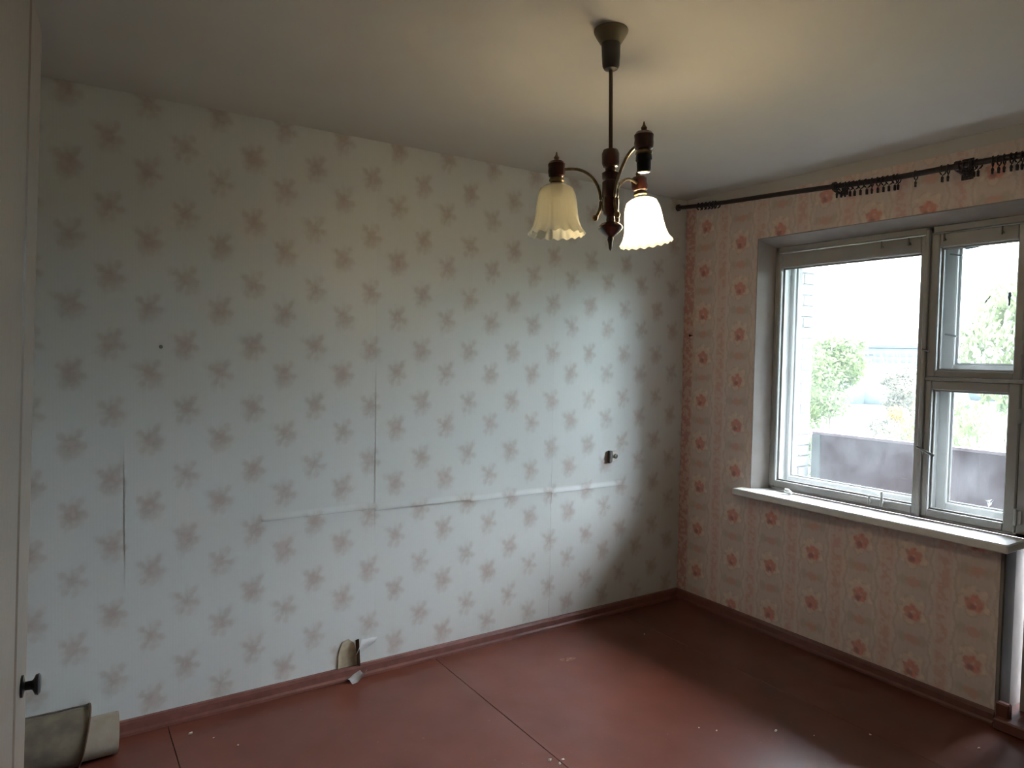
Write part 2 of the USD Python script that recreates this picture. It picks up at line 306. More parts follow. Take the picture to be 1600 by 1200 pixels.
# ------------------------------------------------------------------ the room
XB, YN, H = -3.80, -2.90, 2.50      # wall behind the door, near wall, ceiling
SILL, HEAD, WL, WR, DR = .785, 2.150, -.582, -1.812, -2.58
WLS, HEADS = -.538, 2.192          # the reveal splays out to this at the room side
fl = thing('floor', kind='structure')
obj('subfloor', box(XB-.1, .0, -4.5, .1, -.25, -.006), M['gap'], fl)
xs = [XB-.05, -2.94, -1.733, -.525, 0.0]
for a, b in zip(xs[:-1], xs[1:]):
    for c, d in ((0.0, -2.74), (-2.74, -4.45)):
        obj('floor_panel', bx(a+.0013, b-.0013 if b < 0 else b, d+.0013, c-.0013 if c < 0 else c, -.012, 0.0, .0012), M['floor'], fl)
obj('ceiling', box(XB-.1, .36, -4.5, .1, H, H+.2), M['ceiling'], kind='structure')
wl = thing('wall_left', kind='structure')
obj('plaster', box(XB-.1, .0, 0.003, .2, -.05, H+.05), M['plaster'], wl)
seams = [0, -.495, -1.013, -1.531, -2.049, -2.568, -3.086, -3.60, XB]
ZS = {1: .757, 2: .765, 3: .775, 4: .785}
for i, (a, b) in enumerate(zip(seams[:-1], seams[1:])):
    t = 1 + rng.uniform(-.012, .012); ph = rng.uniform(0, 9)
    wav = lambda U, W, ph=ph: .0003*np.sin(W*3.1+ph) + .0002*np.sin(W*7.3+U*5+ph)
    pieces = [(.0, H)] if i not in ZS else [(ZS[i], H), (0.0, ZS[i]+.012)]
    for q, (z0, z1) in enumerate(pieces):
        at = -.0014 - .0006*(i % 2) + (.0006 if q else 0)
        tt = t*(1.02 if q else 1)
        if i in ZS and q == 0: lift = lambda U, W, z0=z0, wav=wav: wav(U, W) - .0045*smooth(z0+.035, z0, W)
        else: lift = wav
        m, c = sheet([(b, a, z0, z1)], 'y', at, .0014 if q else .0009, lambda u, v, tt=tt, q=q, z0=z0: paint_left(u, v - (.008 if q else 0), tt)*(1 - (  .17*smooth(z0+.007, z0, v) if z0 > .1 else 0))[..., None] if z0 > .1 else paint_left(u, v - (.008 if q else 0), tt), .0055, lift)  # seam shadow and soiling painted dark along the upper sheet's foot
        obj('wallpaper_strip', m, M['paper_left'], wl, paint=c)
# torn patch at the base of the left wall: bare plaster, lifted flap
tp = sg.Polygon([(-2.226, .05), (-2.222, .13), (-2.205, .178), (-2.175, .186), (-2.150, .165), (-2.136, .120), (-2.128, .05)])
obj('bare_patch', prism(tp, .0015, 'y', -.0052), M['bare'], wl, label='bare beige plaster where the wallpaper is torn away')
def flap_pts(u, v):
    r = .030+.012*np.sin(v*6); a = (u)*2.0
    return np.stack([-2.126 + .085*v - .012*np.cos(a)*(1-v*.5), -.008 - .022*np.sin(a)*(1-.45*v), .105 + u*.075 + .040*v - .045*u*v], 1)
v, f, _, _ = grid(np.linspace(0, 1, 9), np.linspace(0, 1, 12), flap_pts)
obj('torn_flap', trimesh.Trimesh(np.vstack([v, v+[0, -.0008, 0]]), np.vstack([f, f[:, ::-1]+len(v)]), process=False), M['paper_white'], wl, smooth=True, label='white curled flap of torn wallpaper')
v, f, _, _ = grid(np.linspace(0, 1, 6), np.linspace(0, 1, 8), lambda u, v: np.stack([-2.142+.009*u+.008*v, -.006-.018*u, .175-.13*v+.01*u], 1))
obj('torn_flap', trimesh.Trimesh(np.vstack([v, v+[.0006, -.0006, 0]]), np.vstack([f, f[:, ::-1]+len(v)]), process=False), M['lino_edge'], wl, smooth=True, label='dark curled edge beside the bare patch')

wr = thing('wall_right', kind='structure')
shape = sg.Polygon([(0.2, -.05), (0.2, H+.05), (YN-.15, H+.05), (YN-.15, -.05)]).difference(sg.box(WR, SILL-.035, WL, HEAD)).difference(sg.box(DR, .03, WR+.001, HEAD)).buffer(0)
wedge = trimesh.convex.convex_hull(np.array([(x, y, z) for x, yl, zh in ((-.02, WLS+.009, HEADS+.008), (.102, WL, HEAD)) for y in (yl, DR) for z in (SILL-.035, zh)]))
obj('masonry', trimesh.boolean.difference([prism(shape, .355, 'x', .002), wedge], engine='manifold'), M['reveal'], wr)
ys = [0, -.53, -1.06, -1.59, WR+.012]
for i, (a, b) in enumerate(zip(ys[:-1], ys[1:])):
    t = 1 + rng.uniform(-.012, .012)
    if i == 0: rects = [(b, a, 0.0, 2.442)]
    else: rects = [(b, a, 0.0, SILL-.03), (b, a, HEADS+.004, 2.442)]
    if i == 1: rects = [(b, a, 0.0, SILL-.03), (b, a, HEADS+.004, 2.442), (WLS+.003, a, SILL-.03, HEADS+.004)]
    m, c = sheet(rects, 'x', -.0006 - .0006*(i % 2), .0012, lambda u, v, t=t: paint_right(u, v, t), .005)
    obj('wallpaper_strip', m, M['paper_right'], wr, paint=c)
m, c = sheet([(YN, WR+.012, HEADS+.004, 2.442), (YN, DR-.004, 0.0, HEADS+.004)], 'x', -.0006, .0012, paint_right, .006)
obj('wallpaper_strip', m, M['paper_right'], wr, paint=c)
obj('painted_band', bx(-.0015, .004, YN, 0, 2.440, H, .0005), M['ceiling'], wr)
obj('wall_back', box(XB-.2, XB, -4.5, .1, -.05, H+.05), M['plain_paper'], kind='structure')
ns = sg.Polygon([(XB-.1, -.05), (XB-.1, H+.05), (.1, H+.05), (.1, -.05)]).difference(sg.box(-3.415, .001, -1.40, 1.93))
obj('wall_near', prism(ns, .10, 'y', YN-.10), M['plain_paper'], kind='structure')
obj('wall_hall', cat([box(XB, XB+.02, -4.5, YN-.10, 0, H), box(-1.0, -.9, -4.5, YN-.10, 0, H), box(XB, -.9, -4.6, -4.5, 0, H)]), M['hall'], kind='structure')
obj('trim_1', cat([bx(-3.475, -3.415, YN, YN+.012, 0, 1.99), bx(-1.40, -1.34, YN, YN+.012, 0, 1.99), bx(-3.475, -1.34, YN, YN+.012, 1.93, 1.99)]), M['door_paint'], kind='structure')
obj('added_trim_2', bx(-.001, .098, WR-.007, WR, 0.0, .746, .002), M['end_shade'], kind='structure')  # added board, its dark colour stands in for shade on the wall end
# baseboards: a bevelled strip with a quarter bead at its foot
bp = sg.Polygon([(0, 0), (-.030, 0), (-.029, .010), (-.021, .018), (-.019, .044), (-.013, .055), (0, .057)])
def base(path_axis, a, b, name):
    m = trimesh.creation.extrude_polygon(bp, b-a, engine='earcut'); v = m.vertices
    m.vertices = np.stack([v[:, 2]+a, v[:, 0], v[:, 1]], 1) if path_axis == 'x' else np.stack([v[:, 0], v[:, 2]+a, v[:, 1]], 1)
    m.fix_normals(); obj(name, m, M['baseboard'], kind='structure')
base('x', XB, 0, 'baseboard_left'); base('y', WR+.006, 0, 'baseboard_right')

# ------------------------------------------------------------------ window: box frame with inner and outer sashes
w1 = thing('window_1', kind='structure')
XI, XO = .100, .222     # faces of inner and outer sash
WP = M['white_paint']
FL, FR, FB, FT = WL+.002, WR-.040, SILL+.0, HEAD-.001
obj('frame', cat([bx(XI+.006, XO+.05, FL, -.600, FB, FT), bx(XI+.006, XO+.05, FR, -1.8065, FB, FT), bx(XI+.006, XO+.05, FL, FR, FT-.030, FT), bx(XI+.006, XO+.05, FL, FR, FB, FB+.018),
     bx(XI+.006, XO+.05, -1.396, -1.428, FB, FT)]), WP, w1)
obj('mullion', bx(XI-.012, XI+.008, -1.397, -1.417, FB+.004, FT-.012, .004), WP, w1)
FB2 = FB+.012
def sash(x, y0, y1, z0, z1, wl_, wr_, wb, wt, dp=.046, name='sash'):
    s = obj(name, cat([bx(x, x+dp, y0, y0-wl_, z0, z1, .005), bx(x, x+dp, y1+wr_, y1, z0, z1, .005), bx(x+.0005, x+dp-.0005, y0-wl_+.002, y1+wr_-.002, z0, z0+wb, .005), bx(x+.0005, x+dp-.0005, y0-wl_+.002, y1+wr_-.002, z1-wt, z1, .005)]), WP, w1)
    g0, g1, h0, h1 = y0-wl_, y1+wr_, z0+wb, z1-wt; xg = x+dp-.012
    obj('pane', box(xg, xg+.0035, g0+.004, g1-.004, h0-.004, h1+.004), M['glass'], s)
    e = .008          # bead round the glass
    obj('bead', cat([bx(xg-.010, xg, g0+.001, g0-e, h0, h1, .003), bx(xg-.010, xg, g1+e, g1-.001, h0, h1, .003), bx(xg-.010, xg, g0, g1, h0-.001, h0+e, .003), bx(xg-.010, xg, g0, g1, h1-e, h1+.001, .003)]), WP, s)
    return s
# inner
sash(XI, -.597, -1.402, FB2, 2.112, .025, .028, .040, .080)
sash(XI, -1.420, -1.804, 1.452, 2.112, .038, .034, .032, .064)      # vent
sash(XI, -1.420, -1.804, FB2, 1.436, .026, .046, .036, .043)
# outer
sash(XO, -.597, -1.402, FB2, 2.118, .025, .020, .056, .028)
vs_ = sash(XO, -1.420, -1.800, 1.462, 2.118, .060, .034, .050, .052)
sash(XO, -1.420, -1.800, FB2, 1.445, .050, .040, .058, .036)
rail = obj('transom', bx(XI-.006, XO+.046, -1.417, FR, 1.437, 1.451, .002), WP, w1)
def rodz(p, q, r, n=8): return tube([p, q], r, n)
# hinges, latches, pins
for y, z0, z1 in ((-1.808, .835, .905), (-1.808, 1.268, 1.330), (-1.808, 1.56, 1.62)):
    obj('hinge', cat([rodz((XI-.006, y, z0), (XI-.006, y, z1), .007), bx(XI-.002, XI+.002, y-.020, y+.014, z0+.006, z1-.006, .001)]), WP, w1, smooth=40)
lt = obj('latch', cat([rodz((XI-.002, -1.412, 1.116), (XI-.022, -1.412, 1.116), .006), tube([(XI-.022, -1.402, 1.122), (XI-.024, -1.43, 1.110), (XI-.022, -1.480, 1.090)], [.0045, .006, .006])]), M['steel'], w1, smooth=40, label='dark turn latch on the casement')
obj('latch', cat([rodz((XI-.002, -1.412, 1.578), (XI-.020, -1.412, 1.578), .005), tube([(XI-.020, -1.408, 1.580), (XI-.022, -1.438, 1.572)], .005)]), M['steel'], w1, smooth=40, label='short dark latch on the vent')
for y, z in ((-1.482, 2.020), (-1.474, 1.645)):
    obj('latch', tube([(XO-.010, y+.03, z+.010), (XO-.012, y, z+.002), (XO-.012, y-.022, z-.002)], .004), M['steel'], w1, smooth=40)
for y in (-1.195, -1.325, -1.482, -1.715):
    obj('nail', cat([rodz((XI-.001, y, 2.080), (XI-.018, y, 2.088), .0032), tube([(XI-.018, y, 2.072), (XI-.018, y, 2.108)], .0034)]), M['steel'], w1, smooth=40)
# pull on the wide sash's bottom rail: two small stems with a white plate
obj('pull', cat([rodz((XI-.001, -1.180, .818), (XI-.016, -1.180, .818), .006), tube([(XI-.016, -1.180, .806), (XI-.016, -1.180, .846)], .005), bx(XI-.019, XI-.013, -1.195, -1.165, .843, .851)]), WP, w1, smooth=40)
obj('pull', cat([rodz((XI-.001, -1.243, .822), (XI-.016, -1.243, .822), .006), tube([(XI-.016, -1.243, .806), (XI-.016, -1.243, .880)], [.008, .006])]), WP, w1, smooth=40)
obj('paint_smear', prism(sg.Polygon([(-1.682, 1.776), (-1.684, 1.795), (-1.680, 1.817), (-1.681, 1.837), (-1.689, 1.841), (-1.694, 1.83), (-1.690, 1.805), (-1.689, 1.78)]), .0008, 'x', XO+.0325), M['smear'], w1, label='dark upright smear on the vent glass')
obj('paint_smear', prism(sg.Polygon([(-1.586, 1.795), (-1.592, 1.807), (-1.604, 1.821), (-1.609, 1.829), (-1.611, 1.823), (-1.599, 1.807), (-1.590, 1.795)]), .0008, 'x', XO+.0325), M['smear'], w1, label='thin slanting smear on the vent glass')
zt = 2.068
obj('paint_smear', prism(sg.Polygon([(-1.482, zt), (-1.485, 2.055), (-1.51, 2.050), (-1.555, 2.055), (-1.585, 2.062), (-1.63, 2.065), (-1.69, zt)]), .0008, 'x', XO+.0325), M['smear'], w1, label='ragged grey streak under the top rail of the vent')

sl = obj('window_sill', cat([bx(-.090, XI+.004, -.481, -1.856,   .748, SILL, .005)]), M['sill_paint'], label='long white painted window sill board, worn front edge', cat='window sill')
lm = rock((.019, .030, .015), 55, 26)
lm.apply_transform(trimesh.transformations.rotation_matrix(.5, [1, 0, 0])); lm.apply_translation([.035, -.752, SILL-lm.bounds[0][2]])
obj('paper_ball', lm, M['paper_white'], label='small white crumpled paper ball on the window sill', cat='paper')

# ------------------------------------------------------------------ balcony door at the right of the window (mostly outside the frame)
d2 = thing('door_2', kind='structure')
obj('frame', cat([bx(XI+.004, XO+.04, WR-.041, WR-.066, .05, FT), bx(XI+.004, XO+.04, DR+.040, DR+.004, .05, FT), bx(XI+.004, XO+.04, WR-.041, DR+.004, FT-.040, FT)]), WP, d2)
obj('stile', bx(XI-.004, XI+.040, WR-.069, WR-.159, .075, FT-.042, .004), WP, d2); obj('stile', bx(XI-.004, XI+.040, DR+.134, DR+.044, .075, FT-.042, .004), WP, d2)
for z0, z1 in ((.075, .20), (1.10, 1.20), (FT-.132, FT-.042)): obj('rail', bx(XI-.003, XI+.039, WR-.154, DR+.132, z0, z1, .004), WP, d2)
obj('panel', bx(XI+.010, XI+.026, WR-.150, DR+.128, .19, 1.11, .004), WP, d2)  # unseen lower panel, made tall to block daylight at the wall end
obj('pane', box(XI+.016, XI+.020, WR-.150, DR+.128, 1.19, FT-.128), M['glass'], d2)
obj('threshold', cat([bx(-.055, XO+.06, WR-.004, DR, 0, .048, .006), bx(-.020, .012, WR+.004, WR-.05, .0, .105, .006)]), M['baseboard'], d2, label='dark brown door threshold')

# ------------------------------------------------------------------ open room door at the left
d1 = thing('door_1', loc=(-3.336, -2.05, 0), rotz=math.radians(-90-4.0), kind='structure')
tilt = trimesh.transformations.rotation_matrix(math.radians(-1.75), [1, 0, 0], [0, 0, 1.2])
def dm(m): m = m.copy(); m.apply_transform(tilt); return m
# local x runs from the free edge to the hinges, local +y faces the room
DW, DH = .82, 1.905
DP = M['door_paint']
obj('stile', dm(bx(0, .105, -.040, 0, .012, DH, .003)), DP, d1); obj('stile', dm(bx(DW-.105, DW, -.040, 0, .012, DH, .003)), DP, d1)
obj('panel', dm(bx(.1055, DW-.1055, -.038, -.0015, .012, DH-.001, .002)), DP, d1)
kn = solid([(.016, 0), (.016, .003), (.0065, .005), (.0065, .013), (.008, .015), (.0145, .018), (.0155, .022), (.012, .0245)], 18)
kn.apply_scale(.78); kn.apply_transform(trimesh.transformations.rotation_matrix(-PI/2, [1, 0, 0])); kn.apply_translation([.055, 0, 1.13])
obj('door_knob', dm(kn), M['bakelite'], d1, smooth=40, label='small dark knob')

# ------------------------------------------------------------------ chandelier
LX = np.array([-1.905, -1.453, H])
vd = np.array([math.cos(math.radians(49.23)), math.sin(math.radians(49.23)), 0]); rr_ = np.array([vd[1], -vd[0], 0])
ch = thing('chandelier', 'three-armed ceiling lamp of red-brown turned wood and brass, one shade lit', 'chandelier', LX)
def rot(ax, deg, pt=(0, 0, 0)): return trimesh.transformations.rotation_matrix(math.radians(deg), ax, pt)
HANG = rot(vd, -1.1) if True else np.eye(4)      # the stem hangs a little out of plumb
def hang(m, T=HANG): m = m.copy(); m.apply_transform(T); return m
obj('canopy', solid([(.050, 0), (.0515, -.004), (.050, -.010), (.044, -.021), (.036, -.033), (.031, -.041)], 32), M['canopy_cream'], ch, smooth=40)
obj('canopy_cup', hang(solid([(.026, -.034), (.0285, -.040), (.0275, -.075), (.025, -.108), (.020, -.116), (.010, -.119)], 28)), M['canopy_grey'], ch, smooth=40)
obj('stem', hang(solid([(.0062, -.112), (.0062, -.375)], 14)), M['stem'], ch, smooth=40)
obj('hub_cap', hang(solid([(.012, -.352), (.022, -.355), (.0265, -.366), (.026, -.396), (.022, -.405), (.012, -.409)], 28)), M['wood_red'], ch, smooth=35)
obj('hub_neck', hang(solid([(.014, -.405), (.0165, -.412), (.014, -.420)], 20)), M['brass'], ch, smooth=40)
obj('hub_body', hang(solid([(.018, -.418), (.0265, -.424), (.0255, -.440), (.022, -.446), (.0255, -.452), (.0255, -.492), (.0235, -.498), (.0255, -.504), (.025, -.535), (.022, -.545), (.013, -.553)], 28)), M['wood_red'], ch, smooth=35)
obj('hub_disc', hang(solid([(.012, -.552), (.014, -.568), (.028, -.575), (.0365, -.583), (.0365, -.590), (.028, -.600), (.015, -.611), (.008, -.615)], 32)), M['wood_red'], ch, smooth=35)
obj('finial', hang(solid([(.0075, -.614), (.0095, -.622), (.0065, -.632), (.0045, -.650), (.001, -.656)], 16)), M['stem'], ch, smooth=40)
def shade_mesh(th=.0022):
    prof = [(.021, .004), (.022, 0), (.037, -.003), (.050, -.012), (.0575, -.032), (.0615, -.058), (.0640, -.085), (.068, -.108), (.0740, -.127), (.0810, -.142), (.087, -.150)]
    inn = [(r-th, z) for r, z in prof[::-1]]
    full = prof + [(.0860, -.1515)] + inn
    def sc(v, a, p):
        w = smooth(-.118, -.150, np.array([z for _, z in p]))
        lob = np.cos(18*a)
        v[..., 0] *= 1 + .022*w[:, None]*lob; v[..., 1] *= 1 + .022*w[:, None]*lob; v[..., 2] += (.0032*w[:, None]*lob)
        flute = .010*np.cos(28*a)*smooth(-.02, -.06, np.array([z for _, z in p]))[:, None]
        v[..., 0] *= 1+flute; v[..., 1] *= 1+flute
        return v
    return lathe(full, 112, sc)
SH = shade_mesh()
def arm(lat, dep, dz, kind, shade_tilt=None):
    tip = rr_*lat + vd*dep; R = np.linalg.norm(tip); e = tip/R
    pts = [e*.046+[0, 0, -.556], e*.030+[0, 0, -.520], e*.031+[0, 0, -.488], e*(.31*R)+[0, 0, -.440+dz*.3], e*(.60*R)+[0, 0, -.408+dz*.7], e*(R-.02)+[0, 0, -.4055+dz], e*R+[0, 0, -.4055+dz]]
    a = obj('arm', hang(cat([tube(spline(pts, 30), .0047, 10), trimesh.creation.icosphere(2, .0095).apply_translation(pts[0])])), M['brass'], ch, smooth=40)
    T = trimesh.transformations.translation_matrix(e*R+np.array([0, 0, -.405+dz])); T = HANG @ T
    if shade_tilt: T = T @ rot(vd, -shade_tilt)
    up_ = lambda m: hang(m, T)
    obj('cap', up_(solid([(.013, .026), (.021, .024), (.0265, .016), (.0255, .004), (.0265, -.006), (.0245, -.020), (.016, -.027)], 28)), M['wood_red'], a, smooth=35)
    obj('finial', up_(solid([(.009, .024), (.007, .030), (.0085, .036), (.004, .043), (.0015, .053)], 16)), M['brass'], a, smooth=40)
    obj('collar', up_(solid([(.018, -.024), (.0225, -.028), (.0235, -.034), (.019, -.038)], 24)), M['brass'], a, smooth=40)
    if kind == 'bare':
        obj('socket', up_(solid([(.014, -.034), (.0215, -.037), (.0225, -.052), (.0195, -.056), (.0195, -.062), (.0185, -.078), (.0165, -.083), (.012, -.084)], 24)), M['bakelite'], a, smooth=35, label='empty black lamp socket')
    else:
        obj('socket', up_(solid([(.014, -.034), (.0185, -.036), (.0185, -.075), (.015, -.080)], 24)), M['bakelite'], a, smooth=35)
        obj('shade', up_(SH.copy().apply_translation([0, 0, -.046])), M['shade'], a, smooth=50, label='glowing frosted glass bell shade' if kind == 'lit' else 'unlit frosted glass bell shade')
        if kind == 'lit':
            b = solid([(.012, -.078), (.014, -.090), (.024, -.105), (.029, -.120), (.028, -.134), (.020, -.147), (.008, -.152)], 20)
            obj('bulb', up_(b), M['bulb'], a, smooth=60)
arm(-.163, .0, -.002, 'dark')
arm(.088, -.195, .014, 'bare')
arm(.096, .215, -.004, 'lit', 7.0)

# ------------------------------------------------------------------ curtain rod with rings
cr = thing('curtain_rod', 'dark brown wooden curtain rod above the window', 'curtain rod')
RX = -.088
rod_pts = [(RX, -.018, 2.444), (RX, -.218, 2.426), (RX, -.661, 2.401), (RX, -1.041, 2.378), (RX, -1.345, 2.361), (RX, -1.60, 2.357), (RX, -1.85, 2.349), (RX, -2.75, 2.335)]
rodp = spline(rod_pts, 60)
from scipy.interpolate import interp1d
rz = interp1d(rodp[::-1, 1], rodp[::-1, 2], fill_value='extrapolate')
obj('pole', tube(rodp, .0125, 14), M['rod'], cr, smooth=40)
fn = solid([(.0125, 0), (.020, .004), (.021, .016), (.015, .022), (.006, .024)], 18); fn.apply_transform(rot([1, 0, 0], -90)); fn.apply_translation([RX, -.024, 2.444]); obj('end_knob', fn, M['rod'], cr, smooth=40)
for y, s in ((-1.045, .7), (-1.606, 1.0), (-2.6, 1.0)):
    z = float(rz(y))
    br = cat([bx(-.004, .0, y-.024*s, y+.024*s, z-.045*s, z+.045*s, .003), tube([(0, y, z-.022), (-.05, y, z-.026), (RX, y, z-.020)], .007), lathe([(.0135, -.011*s), (.0215, -.009*s), (.0215, .009*s), (.0135, .011*s), (.0135, -.011*s)], 20).apply_transform(rot([1, 0, 0], 90)).apply_translation([RX, y, z])])
    obj('bracket', br, M['rod'], cr, smooth=35)
def ring_proto(label, group, long):
    t = thing('curtain_ring', label, 'curtain ring', (RX, 0, 0), 0, group)
    th = np.linspace(0, 2*PI, 21)
    obj('ring', tube(np.stack([.020*np.cos(th), 0*th, .020*np.sin(th)-.0055], 1), .0030 if long else .0042, 6, caps=False), M['ring'], t, smooth=True)
    if long:
        obj('clip', cat([tube([(0, 0, -.026), (0, 0, -.034)], .002, 6), bx(-.006, .006, -.004, .004, -.058, -.033, .002), bx(-.004, .004, -.0055, .0055, -.046, -.036, .002)]), M['ring'], t, smooth=35)
    return t
def along(pxs, f): return [f(p) for p in pxs]
def px_y(px):    # table: image column on the rod -> y
    return float(np.interp(px, [1055, 1100, 1200, 1303, 1400, 1497, 1600], [-.018, -.218, -.661, -1.041, -1.345, -1.606, -1.848]))
ORD = 'leftmost second third fourth fifth sixth seventh eighth ninth tenth eleventh twelfth thirteenth'.split()
def set_rings(pxs, label, group, long):
    first = None
    for i, px in enumerate(pxs):
        y = px_y(px) + random.uniform(-.002, .002); loc = (RX, y, float(rz(y))); az = random.uniform(-.5, .5)
        lab = label if len(pxs) == 1 else label % (ORD[i] if i == 0 else 'rightmost' if i == len(pxs)-1 else ORD[i] + ' from the left')
        if first is None:
            first = ring_proto(lab, group, long); UsdGeom.Xformable(first).GetOrderedXformOps()[0].Set(Gf.Vec3d(*loc)); UsdGeom.Xformable(first).GetOrderedXformOps()[1].Set(math.degrees(az))
        else: dup(first, loc, az, lab)
set_rings([1092, 1099, 1105, 1111, 1116, 1121], '%s plain ring at the left end of the curtain rod', 'curtain rings at the left end of the rod', False)
set_rings([1308, 1315, 1322, 1330, 1338, 1347, 1356, 1364, 1373, 1382, 1390, 1398, 1404], '%s clip ring in the bunch at mid curtain rod', 'bunched curtain rings over the wide pane', True)
set_rings([1432], 'dark curtain ring with clip hanging alone above the window mullion', None, True)
set_rings([1474, 1483, 1508, 1516, 1524, 1531], '%s clip ring around the larger curtain rod bracket', 'curtain rings around the larger bracket', True)
set_rings([1553, 1562, 1570, 1582, 1591, 1598], '%s clip ring at the far right of the curtain rod', 'curtain rings right of the bracket', True)

# ------------------------------------------------------------------ small things on walls and floor
so = thing('wall_socket', 'small pale wall outlet with a dark left edge on floral wallpaper', 'outlet', (-.578, -.004, .936))
obj('plate', bx(-.008, .040, -.013, 0, -.030, .034, .004), M['ivory'], so); obj('side_strip', bx(-.034, -.016, -.022, 0, -.036, .036, .003), M['brown_plastic'], so)
pl = solid([(.0135, 0), (.0135, .006), (.010, .008)], 18); pl.apply_transform(rot([1, 0, 0], 90)); pl.apply_translation([.018, -.0125, .002]); obj('plug_hole', pl, M['brown_plastic'], so, smooth=40)
def nail(loc, axis, label):
    n_ = cat([solid([(.0022, 0), (.0022, .022)], 10), solid([(.0070, .020), (.0075, .023), (.005, .025)], 12)])
    n_.apply_transform(rot([1, 0, 0], 90) if axis == 'y' else rot([0, 1, 0], -90)); t = n_.copy(); t.apply_translation(loc)
    obj('nail', t, M['steel'] if axis == 'y' else M['dirt'], smooth=40, label=label, cat='nail')
nail((-2.958, -.004, 1.532), 'y', 'dark nail in the floral wall, far left')
nail((-.002, -.075, 1.66), 'x', 'dark nail in the striped wall beside the corner')

# roll of linoleum lying along the left wall
def roll(R, turns, th, x0, x1, cy, cz, slant=0.0, ph=0.0, flat=1.0):
    """A spiral sheet of thickness th with its length along x; the right end may be slanted."""
    n = int(60*turns); a = np.linspace(0, 2*PI*turns, n); r = R - th*1.35*a/(2*PI)
    def ringpts(rad, x, sl): return np.stack([x + sl*(np.cos(a+ph)), cy + rad*np.sin(a+ph), cz + rad*flat*np.cos(a+ph)], 1)
    A, B = ringpts(r, x0, 0*a), ringpts(r, x1, slant*np.ones(n)); A2, B2 = ringpts(r-th, x0, 0*a), ringpts(r-th, x1, slant*np.ones(n))
    v = np.vstack([A, B, A2, B2]); f = []
    for i in range(n-1):
        f += [(i, i+1, n+i+1), (i, n+i+1, n+i), (2*n+i, 3*n+i+1, 2*n+i+1), (2*n+i, 3*n+i, 3*n+i+1), (n+i, n+i+1, 3*n+i+1), (n+i, 3*n+i+1, 3*n+i), (i, 2*n+i+1, i+1), (i, 2*n+i, 2*n+i+1)]
    for i in (0, n-1): f += [(i, n+i, 3*n+i), (i, 3*n+i, 2*n+i)]
    return trimesh.Trimesh(v, f, process=False)
lr = thing('linoleum_roll', 'rolled-up olive linoleum with a paler inner roll, by the door', 'roll', (0, 0, 0))
ow = roll(.103, 1.25, .004, -3.78, -3.232, -.140, .1035, slant=.022, ph=.3); obj('outer_wrap', ow, M['lino'], lr, smooth=30, label='olive mottled outer layer')
obj('inner_roll', roll(.076, 3.0, .004, -3.75, -3.122, -.125, .078, slant=.004, ph=2.0), M['lino_in'], lr, smooth=30, label='pale cream inner roll')
th = np.linspace(-.35*PI, 1.05*PI, 30); obj('cut_edge', tube(np.stack([-3.232+.022*np.cos(th), -.140+.1035*np.sin(-th), .1035+.1035*np.cos(th)], 1), .0035, 6), M['lino_edge'], lr, smooth=True)

# scrap of torn paper on the floor by the torn patch
def scrap(u, v):
    return np.stack([-2.200 + .075*u + .02*v, -.036 - .035*v + .012*u, .004 + .030*u*u + .012*np.sin(v*4+u*3)+.006*v], 1)
v, f, _, _ = grid(np.linspace(0, 1, 9), np.linspace(0, 1, 7), scrap)
obj('paper_scrap', trimesh.Trimesh(np.vstack([v, v+[0, 0, -.0015]]), np.vstack([f, f[:, ::-1]+len(v)]), process=False), M['paper_dirty'], smooth=True, label='torn grey-white scrap of wallpaper on the floor below the bare patch', cat='paper scrap')
for i, (x, y, s, lab) in enumerate([(-2.871, -.138, .011, 'plaster crumb at the end of the leftmost floor seam'), (-2.80, -.215, .005, 'tiny pale crumb right of the leftmost floor seam'), (-2.731, -.318, .005, 'tiny pale crumb in front of the left baseboard'),
        (-1.767, -1.035, .010, 'plaster crumb left of the floor seam, front middle'), (-1.722, -1.058, .009, 'plaster crumb on the floor seam, front middle'), (-1.745, -1.072, .008, 'plaster crumb nearest the picture edge beside the floor seam'),
        (-.853, -1.354, .010, 'white crumb at the rim of the bright window glare on the floor'), (-.546, -1.576, .007, 'white crumb in the shade below the window'), (-.748, -1.457, .004, 'tiny crumb between glare and window wall'),
        (-.615, -.347, .006, 'pale crumb on the dark floor near the corner'), (-1.105, -1.171, .005, 'tiny crumb left of the window glare'), (-1.057, -1.223, .005, 'tiny crumb beside the window glare'),
        (-.27, -1.859, .008, 'pale crumb on the floor by the balcony threshold')]):
    m = rock((s, s*.8, s*.6), 100+i); m.apply_translation([x, y, 0]); obj('plaster_crumb', m, M['crumb'], label=lab, cat='crumb')
wm = sg.Polygon([(-1.205, -.355), (-1.16, -.362), (-1.128, -.372), (-1.122, -.384), (-1.15, -.398), (-1.185, -.392), (-1.212, -.372)])
obj('paint_chip', prism(wm, .0008, 'z', 0.0), M['chip'], label='flat pale scuffed patch on the floor near the left wall', cat='paint chip')

# ------------------------------------------------------------------ balcony outside
XP = 1.30
obj('balcony_slab', box(.357, XP+.10, -4.6, .45, -.16, -.02), M['concrete'], label='grey concrete balcony floor slab behind the parapet', cat='balcony slab', kind='structure')
obj('balcony_roof', box(.357, XP+.10, -4.6, .45, 2.46, 2.62), M['concrete'], label='concrete slab of the balcony above', cat='balcony slab', kind='structure')
wo = thing('wall_outside', kind='structure')
YF = -.055
obj('mortar_bed', box(.357, XP-.022, YF+.006, .25, -.02, 2.46), M['mortar'], wo)
for i in range(32):
    z = -.015 + .077*i
    x = XP-.020; k = 0; first = .125 if i % 2 else .25
    while x > .36:
        L = first if k == 0 else .25; x0 = max(.358, x-L)
        if x-x0 > .03: obj('brick', bx(x0+.005, x-.005, YF-random.uniform(0, .002), YF+.10, z, z+.065, .003), M['brick'], wo)
        x = x-L-.0; k += 1
